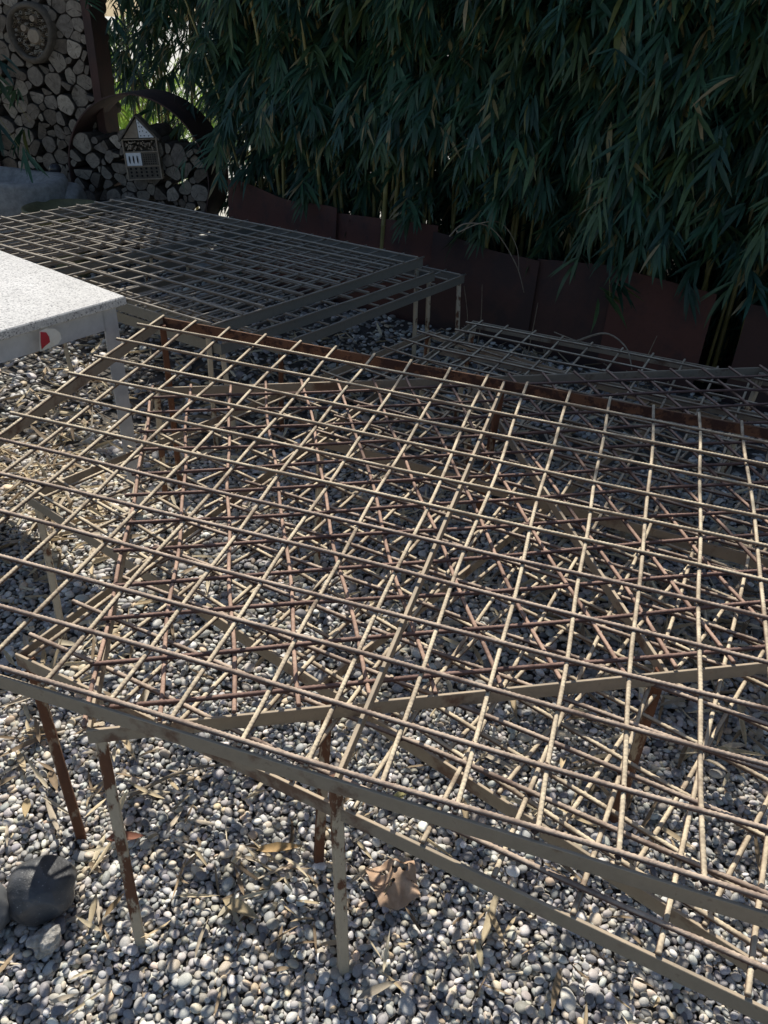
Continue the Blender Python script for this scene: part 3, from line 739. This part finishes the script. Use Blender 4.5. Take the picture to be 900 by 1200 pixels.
# stone trough, bowl, glazed ball
def blob(name, c, rx, ry, rz, mat, lump, seed, level=4, flat=0, origin=None, cut=None):
    v, f = icosphere(level); rg = np.random.default_rng(seed); k = np.ones(len(v))
    for q in range(10):
        d = nrm(rg.normal(size=3)); k += lump*rg.uniform(-1,1)*np.sin(rg.uniform(1.5,7)*(v@d)+rg.uniform(0,6)) + lump*.22*np.sin(rg.uniform(9,24)*(v@d)+rg.uniform(0,6))*rg.uniform(-1,1)
    V = v*k[:, None]
    if cut:
        for n_, d_ in cut:
            n_ = nrm(np.array(n_, float)); s_ = V@n_ - d_; V = V - np.outer(np.maximum(s_, 0)*.93, n_)
    V = V*np.array([rx,ry,rz])
    return np_mesh(name, V+np.array(c), f, mat, True, None, c)
def trough():
    root = empty('stone_trough', (-2.3,4.95,0), 'weathered grey stone trough with a round hollow at the back left edge', 'stone trough')
    mb = MB(); n = 36; cx, cy = -2.36, 4.92; prof = [(.40,-.05),(.41,.10),(.405,.30),(.40,.42),(.385,.445),(.33,.447),(.29,.43),(.22,.375),(.0,.355)]
    vs = [(cx+r*(1+.03*math.sin(3*a+1))*math.cos(a), cy+.8*r*math.sin(a), z+.008*math.sin(4*a)) for r, z in prof for a in [2*PI*i/n for i in range(n)]]
    fs = [(k*n+i, k*n+(i+1)%n, (k+1)*n+(i+1)%n, (k+1)*n+i) for k in range(len(prof)-1) for i in range(n)]
    mb.add(vs, fs, 0, True); mb.build('basin', M_STONE, root)
    b = blob('stone_block', (-2.02,5.0,.19), .17,.18,.25, M_STONE, .03, 7, 4, cut=[((0,0,1),.84),((1,0,0),.72),((-1,0,0),.75),((0,-1,0),.75),((.6,-.7,0),.8)])
    tag(b, 'squared grey rock standing between the trough and the ring', 'rock')
trough()
mb = MB(); n = 40; prof = [(.10,.24),(.16,.30),(.215,.375),(.225,.40),(.217,.404),(.20,.385),(.14,.33),(.0,.31)]
cx, cy = -1.86, 4.62
vs = [(cx+r*math.cos(a), cy+r*math.sin(a), z-.05) for r, z in prof for a in [2*PI*i/n for i in range(n)]]
mb.add(vs, [(k*n+i, k*n+(i+1)%n, (k+1)*n+(i+1)%n, (k+1)*n+i) for k in range(len(prof)-1) for i in range(n)], 0, True)
bw = empty('bowl', (cx,cy,0), 'wide shallow olive-yellow bowl on a foot in front of the trough', 'bowl')
mb.build('dish', M_BOWL, bw)
mb = MB(); mb.tube([(cx,cy,-.04),(cx,cy,.05),(cx,cy,.2)], [.13,.085,.10], 20); mb.build('foot', M_BOWL, bw)
tag(blob('ball', (-2.10,5.18,.455), .035,.035,.035, M_BALL, .0, 2, 3), 'small dark glossy ball resting on stone near the ring', 'ball')
mb = MB(); mb.tube([(-2.10,5.18,-.03),(-2.10,5.18,.2),(-2.10,5.18,.419)], [.06,.05,.04], 12)
tag(mb.build('stump', M_WOODD, origin=(-2.10,5.18,0)), 'slim dark stump carrying the glossy ball', 'stump')

# ------------------------------------------------------------------ bamboo
GREENS = [(.034,.088,.050),(.028,.072,.044),(.042,.102,.054),(.030,.080,.058),(.062,.108,.044)]
def spray(L, p, out, n, lmin=.10, lmax=.19, pal=GREENS, dry=.07, droop=None):
    """a fan of leaves hanging from the end of a twig; out: outward direction"""
    out = np.array([out[0], out[1], 0.0]); out = nrm(out); side = np.array([-out[1], out[0], 0.0])
    dz = R.uniform(.25, 1.35) if droop is None else droop
    lean = R.gauss(0, .35); base = np.array(R.choice(pal))*R.uniform(.8, 1.5)
    for k in range(n):
        g = (k/(max(1, n-1))-.5)*R.uniform(1.0,1.7) + R.gauss(0,.12) + lean
        D = nrm(out*R.uniform(.55,1.0) + side*g + np.array([0,0,-dz*R.uniform(.75,1.3)]))
        up = nrm(out*.9 + np.array([R.gauss(0,.2), R.gauss(0,.2), .75])); up = nrm(up - D*np.dot(up, D))
        ln = R.uniform(lmin, lmax)*(1-.25*abs(k/(max(1, n-1))-.5)); c = base*R.uniform(.82,1.2)
        if R.random() < dry: c = np.array(R.choice([(.26,.22,.10),(.34,.27,.14),(.16,.17,.05)]))
        L.append((leaf_verts(p + np.array([R.gauss(0,.008), R.gauss(0,.008), R.gauss(0,.012)]), D, up, ln, ln*R.uniform(.095,.145), R.uniform(.05,.4), R.uniform(.1,.4)), tuple(c)))
def branch(L, p, o, ln, n, lmin=.10, lmax=.18):
    """a drooping side branch set with fans of leaves"""
    o = nrm(np.array([o[0], o[1], 0.0])); sd = np.array([-o[1], o[0], 0.0]); sw = R.gauss(0,.35); sag = R.uniform(.4,1.0)
    e_ = o*ln + sd*ln*sw + np.array([0,0,-ln*sag*.6]); D = nrm(e_); u_ = nrm(np.array([0,0,1.0]) - D*D[2])
    L.append((leaf_verts(p, D, u_, np.linalg.norm(e_)*1.05, .0045, sag*.4, .8), (.12,.115,.05)))
    for k in range(n):
        f = (k+.5)/n; q = p + o*ln*f + sd*ln*sw*f*f + np.array([0,0,-ln*sag*f*f]) + np.array([R.gauss(0,.02),R.gauss(0,.02),R.gauss(0,.02)])
        t = R.gauss(sw, .5); spray(L, q, o + sd*t, R.randint(5,8), lmin, lmax)
def clump_foliage(zlo, dens_lo, n_mid, n_top, wid=.36, top=2.5, seed=1, front=.28):
    """foliage in plant space: +Y toward the hedge's back, -Y toward the viewer"""
    R.seed(seed); L = []
    for k in range(n_mid):
        z = zlo + (1.55-zlo)*(k+R.random())/n_mid
        if z < .85 and R.random() > dens_lo: continue
        back = R.random() < .3
        p = np.array([R.uniform(-wid, wid), R.uniform(.1,.4) if back else R.uniform(-.55,.1)*front*1.6, z+.12])
        o = (R.gauss(0,.5), 1.0 if back else -1.0)
        branch(L, p, o, R.uniform(.16,.34)*(front/.28), R.randint(5,7))
    for k in range(n_top):
        z = R.uniform(1.5, top); s = 1-.15*max(0,(z-1.6)/(top-1.6))
        p = np.array([R.uniform(-wid, wid)*1.1, R.uniform(-.3,.4)*s, z]); a = R.uniform(0, 6.28)
        branch(L, p, (math.cos(a), math.sin(a)), R.uniform(.2,.4), 5, .13, .23)
    return L
def culm(root, x, y, z0, z1, lean, r, mat=M_CULM):
    mb = MB(); pts = []; rs = []; z = z0
    n = int((z1-z0)/.16)+2
    for i in range(n):
        f = i/(n-1); zz = z0+(z1-z0)*f; q = Vector((x+lean[0]*f*f+lean[0]*.4*f, y+lean[1]*f*f+lean[1]*.3*f, zz)); rr = r*(1-.45*f)
        pts += [q-Vector((0,0,.006)), q, q+Vector((0,0,.006))]; rs += [rr, rr*1.22, rr]
    mb.tube(pts, rs, 8); o = mb.build('culm', mat, root); return o
def bamboo(t, d, key, rz=0, label='tall dark green bamboo plant in the hedge behind the rusty edging', group='bamboo plants of the hedge', n_culm=7, flip=False, scale=1.0, cseed=0, hide=None):
    p = pl(t, d); root = empty('bamboo_plant', (0,0,0), label, 'bamboo', group)
    R.seed(900+cseed)
    for k in range(n_culm):
        culm(root, R.uniform(-.28,.28), R.uniform(-.22,.2), -.02, R.uniform(2.2,2.8), (R.gauss(0,.16), -R.uniform(-.05,.45)), R.uniform(.007,.0125))
    if key not in FOL:
        FOL[key] = leaves_mesh('foliage', FOLGEN[key](), M_LEAF); o = FOL[key]
    else:
        o = FOL[key].copy(); COL.objects.link(o)
    o.parent = root; o.matrix_parent_inverse = Matrix.Identity(4)
    if flip: o.scale = (-1,1,1)
    root.location = (p.x, p.y, -.02); root.rotation_euler = (0,0,PA+rz); root.scale = (scale,)*3
    return root
FOL = {}
FOLGEN = {
 'open_a': lambda: clump_foliage(.46, .27, 80, 240, .36, 3.35, 21, .24),
 'open_b': lambda: clump_foliage(.42, .46, 80, 240, .36, 3.30, 22, .26),
 'dense_a': lambda: clump_foliage(.64, 1.0, 104, 220, .36, 2.98, 23, .30),
 'dense_b': lambda: clump_foliage(.58, 1.0, 104, 210, .36, 2.88, 24, .30),
 'back': lambda: clump_foliage(.05, 1.0, 90, 130, .42, 2.7, 25, .35)}
row = [(-1.42,'open_a'),(-1.05,'open_b'),(-.68,'open_a'),(-.32,'open_b'),(.02,'open_b'),(.36,'dense_a'),(.70,'dense_b'),(1.04,'dense_a'),(1.40,'dense_b'),(1.78,'dense_a'),(2.2,'dense_b'),(2.65,'dense_a')]
for i, (t, k) in enumerate(row):
    bamboo(t, .30+.05*math.sin(i*2.1), k, .12*math.sin(i*1.7), n_culm=9 if k[0] == 'o' else 6, flip=i % 2 == 1, cseed=i, scale=1.0+.04*math.sin(i*3.1))
for i, t in enumerate([-1.95,-1.5,-1.1,-.66,-.2,.25,.7,1.15,1.6,2.1,2.6]):
    bamboo(t, .95, 'back', .1*math.cos(i*2.3), label='bamboo plant in the shaded second row of the hedge', group='second row of hedge bamboo', n_culm=5, flip=i % 2 == 0, cseed=40+i, scale=1.03)
for i, t in enumerate([-1.0,-.5,0,.5,1.0,1.6,2.2]):
    bamboo(t, 1.5, 'back', .15*math.sin(i*1.9), label='bamboo plant at the sunny rear side of the hedge', group='rear row of hedge bamboo', n_culm=3, flip=i % 2 == 1, cseed=70+i, scale=1.0)
for i, (t, d, k) in enumerate([(-3.25,1.0,'open_a'),(-2.45,1.15,'open_b'),(-1.9,.72,'open_a'),(-1.60,.62,'back')]):
    bamboo(t, d, k, .2*i, label=['bamboo plant behind the ring, its thin stems seen against the bright gap','bamboo plant behind the top of the ring, half in sun','bamboo plant just behind the right rim of the ring','low leafy bamboo between the ring and the wavy-topped plate'][i], group=None, n_culm=8, flip=i == 1, cseed=90+i, scale=1.0)
# long leafy shoots of the hedge that hang lower, one over the log ring, one over the edging, one at the far left
def shoot(pts, n, label, key_seed, lmin=.10, lmax=.19, r=.004):
    R.seed(key_seed); root = empty('bamboo_shoot', (pts[0][0], pts[0][1], 0), label, 'bamboo shoot')
    mb = MB(); P = [Vector(p) for p in pts]; fine = []
    for i in range(len(P)-1):
        for k in range(5): fine.append(P[i].lerp(P[i+1], k/5))
    fine.append(P[-1]); mb.tube(fine, [r*(1-.7*i/len(fine)) for i in range(len(fine))], 6); mb.build('stem', M_CULM, root)
    L = []
    for k in range(n):
        f = .25+.75*k/max(1, n-1); q = fine[min(len(fine)-1, int(f*(len(fine)-1)))]
        o = nrm(np.array([R.gauss(0,1), R.gauss(-.7,.7), 0])); spray(L, np.array(q)+np.array([R.gauss(0,.035),R.gauss(0,.035),R.gauss(0,.02)]), o, R.randint(4,6), lmin, lmax, dry=.03)
    leaves_mesh('foliage', L, M_LEAF, parent=root)
a = pl(.46,.3); b = pl(.62,-.10)
shoot([(a.x,a.y,.9),(a.x+.02,a.y-.15,.80),(b.x-.03,b.y+.06,.56),(b.x,b.y-.02,.34)], 7, 'leafy bamboo shoot hanging over the dark plates near the gap', 61)
a = pl(1.25,.3); b = pl(1.12,.0)
shoot([(a.x,a.y,.9),(b.x+.08,b.y+.12,.75),(b.x+.02,b.y+.02,.5)], 4, 'leafy shoot drooping through the gap between two plates', 62)
for i, (x, y, z, lb) in enumerate([(-1.16,4.98,1.02,'bamboo shoot arching over the right end of the ring'),(-1.36,5.0,1.24,'bamboo shoot arching high over the middle of the steel ring'),(-1.60,5.1,1.30,'bamboo shoot whose tip hangs beside the rusty rack plate'),
        (-1.28,5.1,1.30,'bamboo shoot filling the top of the gap above the ring'),(-1.74,5.15,1.36,'bamboo shoot overlapping the top of the log stack')]):
    shoot([(x+.55,y+.15,1.85),(x+.32,y+.05,1.80),(x+.12,y-.03,z+.24),(x,y-.08,z)], 18, lb, 70+i)
shoot([(-2.8,5.25,1.7),(-2.55,5.22,1.35),(-2.36,5.15,1.05),(-2.17,5.1,.72)], 12, 'bamboo shoot reaching in from the left before the log stack', 81, .14, .24)
shoot([(-2.8,5.1,1.25),(-2.55,5.05,1.1),(-2.36,5.0,.85),(-2.2,4.97,.60)], 10, 'lower bamboo shoot at the left edge above the trough', 82, .12, .22)
shoot([(1.75,2.55,1.7),(1.62,2.5,1.62),(1.45,2.5,1.42),(1.36,2.52,1.18)], 6, 'pale leafy shoot reaching in at the upper right edge', 83, .12, .2)
# sunlit garden seen through the gap
def shrub(x, y, h, w_, label, seed, n=420):
    R.seed(seed); root = empty('shrub', (x,y,0), label, 'shrub', 'sunlit shrubs behind the hedge'); L = []
    for k in range(n):
        a = R.uniform(0, 6.28); q = R.random()**.5*w_; z = h*R.uniform(.08,1)*(1-.4*(q/w_)**2)
        spray(L, np.array([x+q*math.cos(a), y+q*math.sin(a), z]), (math.cos(a), math.sin(a)), 6, .08, .15, [(.22,.34,.06),(.30,.40,.08),(.16,.28,.05)], .03)
    leaves_mesh('foliage', L, M_SUNLEAF, parent=root)
    mb = MB()
    for k in range(5):
        a = R.uniform(0, 6.28); mb.tube([(x,y,-.05),(x+.3*w_*math.cos(a),y+.3*w_*math.sin(a),h*.5),(x+.6*w_*math.cos(a),y+.6*w_*math.sin(a),h*.85)], [.014,.01,.004], 6)
    mb.build('stem', M_TWIG, root)
shrub(-2.5,8.0,1.35,.6,'sunlit lime green shrub seen through the gap above the ring',91)
shrub(-2.15,6.9,.95,.42,'low lime green shrub close behind the steel ring',94,320)
shrub(-3.2,8.9,1.0,.5,'sunlit shrub behind the log stack, left of the gap',92)
shrub(-1.95,9.2,1.05,.6,'farther sunlit shrub right of the gap',93)

# ------------------------------------------------------------------ small things on the gravel
tag(blob('stone', (-.555,.785,.040), .058,.056,.052, M_BLACK, .022, 12, 5, cut=[((.5,.3,.9),.90),((-.9,-.1,.3),.92),((.3,-1,.1),.90)]), 'fist-sized rounded black stone with chipped edges and white flecks on the gravel', 'stone')
tag(blob('stone', (-.640,.738,.045), .055,.046,.046, M_GREYROCK, .025, 13, 4, cut=[((.6,-.5,.6),.85)]), 'smooth dark grey stone cut off by the left edge of the photo', 'stone')
tag(blob('stone', (-.520,.708,.024), .023,.022,.021, M_POROUS, .10, 14, 5), 'small knobbly pale porous stone below the black one', 'stone')
def clay():
    c = Vector((.045,.838,.026)); mb = MB(); n = 13; vs = []; R.seed(5)
    for i in range(n):
        for j in range(n):
            a = (i/(n-1)-.5); b = (j/(n-1)-.5)
            z = .007*math.sin(7*a+2*b)+.006*math.cos(6*b-3*a)+.006*math.sin(5*math.atan2(b-.12,a-.05))*min(1,4*math.hypot(a-.05,b-.12))+(.03*(a-.3) if a > .3 else 0)-.05*(a*a+b*b)*.45+.004*math.sin(23*a*b*4)
            x = .082*a*(1+.18*b); y = .086*b*(1-.12*a)
            t = rad(14); vs.append(c+Vector((x*math.cos(t)-y*math.sin(t), x*math.sin(t)+y*math.cos(t), z)))
    holes = {(6,7),(6,8),(6,9),(7,9),(7,8),(7,10),(8,8),(8,7),(8,9),(8,10),(9,8),(9,9),(9,7),(3,8),(3,9),(4,9),(4,8),(3,5),(4,5),(5,5),(4,4),(10,4)}
    fs = [(i*n+j, (i+1)*n+j, (i+1)*n+j+1, i*n+j+1) for i in range(n-1) for j in range(n-1) if (i,j) not in holes]
    mb.add(vs, fs, 0, True); o = mb.build('crumpled_piece', M_CLAY, origin=tuple(c)); tag(o, 'crumpled torn tan scrap with dark holes lying on the pebbles', 'scrap')
    sm = o.modifiers.new('thick', 'SOLIDIFY'); sm.thickness = .002
    ss = o.modifiers.new('smooth', 'SUBSURF'); ss.levels = 1; ss.render_levels = 2
clay()
def husk(x, y, L, W, th, label, col=(.5,.4,.25), lift=.02, curl=.1):
    D = nrm(np.array([math.cos(th), math.sin(th), .08])); up = nrm(np.array([.15,-.2,1.0])); up = nrm(up-D*np.dot(up, D))
    p = np.array([x,y,lift]) - D*L/2
    o = leaves_mesh('dry_leaf', [(leaf_verts(p, D, up, L, W, curl, .55), col)], M_LITTER, origin=(x,y,0)); tag(o, label, 'leaf')
husk(-.215,.775,.075,.022,rad(-25),'broad split tan bamboo husk lying between the two front legs',(.50,.40,.24),.024)
husk(-.645,.945,.06,.016,rad(-70),'tan dry leaf standing up behind the black stone',(.52,.40,.22),.032,-.2)
husk(-.165,.895,.085,.018,rad(8),'orange-tan sheath lying at the foot of the rusted leg',(.55,.36,.16),.022)
husk(-.43,.775,.05,.010,rad(65),'narrow brown husk upright left of the front corner leg',(.36,.25,.13),.02)
husk(.055,1.02,.07,.016,rad(40),'yellowish curled leaf under the top table',(.56,.50,.22),.022)
husk(.02,.655,.07,.013,rad(25),'grey-tan leaf lying in front of the tan scrap',(.44,.38,.29),.02)
husk(.185,.72,.055,.011,rad(95),'pale narrow leaf under the nearest rail',(.55,.47,.30),.02)
husk(-.45,.905,.07,.020,rad(8),'reddish-brown leaf beside the front rusty leg',(.30,.12,.07),.02)
def twig(pts, r, label):
    mb = MB(); P = [Vector(p) for p in pts]; f = []
    for i in range(len(P)-1):
        for k in range(6):
            t = k/6; p0 = P[max(0,i-1)]; p1 = P[i]; p2 = P[i+1]; p3 = P[min(len(P)-1,i+2)]
            f.append(.5*((2*p1)+(p2-p0)*t+(2*p0-5*p1+4*p2-p3)*t*t+(3*p1-p0-3*p2+p3)*t*t*t))
    f.append(P[-1]); mb.tube(f, [r*(1-.6*i/len(f)) for i in range(len(f))], 6)
    o = mb.build('twig', M_TWIG, origin=(P[0].x,P[0].y,0)); tag(o, label, 'twig')
twig([(-.47,1.0,.012),(-.38,1.055,.022),(-.28,1.08,.02),(-.19,1.075,.014)], .004, 'long bent straw-coloured stem lying on the gravel behind the corner leg')
twig([(.24,3.62,.50),(.30,3.60,.56),(.42,3.57,.55),(.53,3.52,.42),(.58,3.5,.30)], .004, 'pale bent dead twig arching above the bottom rear table corner')
twig([(.27,3.6,.52),(.36,3.57,.57),(.45,3.52,.585),(.52,3.48,.50),(.54,3.46,.40)], .003, 'thinner dead twig crossing the pale bent one')
twig([(.62,2.55,.42),(.70,2.52,.46),(.755,2.45,.44),(.76,2.36,.40)], .004, 'white curved dead stem resting on the shaded mesh at the right')
twig([(.55,2.6,.43),(.60,2.5,.44),(.72,2.42,.43)], .002, 'thin grey twig tangled beside the white curved stem')
for i, (t, h) in enumerate([(-.02,.11),(.05,.13),(.31,.10),(.83,.07)]):
    p = pl(t, -.16); twig([(p.x,p.y,-.01),(p.x+.01,p.y,.12),(p.x+.02*(i-1),p.y+.01,.17+h)], .003, ['short upright dead stem before the dark plate, leftmost','second upright dead stem before the dark plate, the taller of the close pair','slanting dead stem standing alone before the dark plate','small dead stem poking up by the plate with the free edge'][i])
# fallen culms and stalks lying under the rear tables
R.seed(77)
tw = MB()
for k in range(70):
    x = R.uniform(.2,1.3); y = planter_y(x) - R.uniform(.1,.75); th = R.uniform(0,6.28); l = R.uniform(.06,.2)
    tw.tube([(x,y,.01),(x+l*math.cos(th)*.5,y+l*math.sin(th)*.5,.03+R.uniform(0,.03)),(x+l*math.cos(th),y+l*math.sin(th),R.uniform(.005,.06))], R.uniform(.0012,.003), 5)
tag(tw.build('twig_litter', M_TWIG), 'tangle of thin dead twigs along the foot of the rusty edging', 'twig litter', kind='stuff')
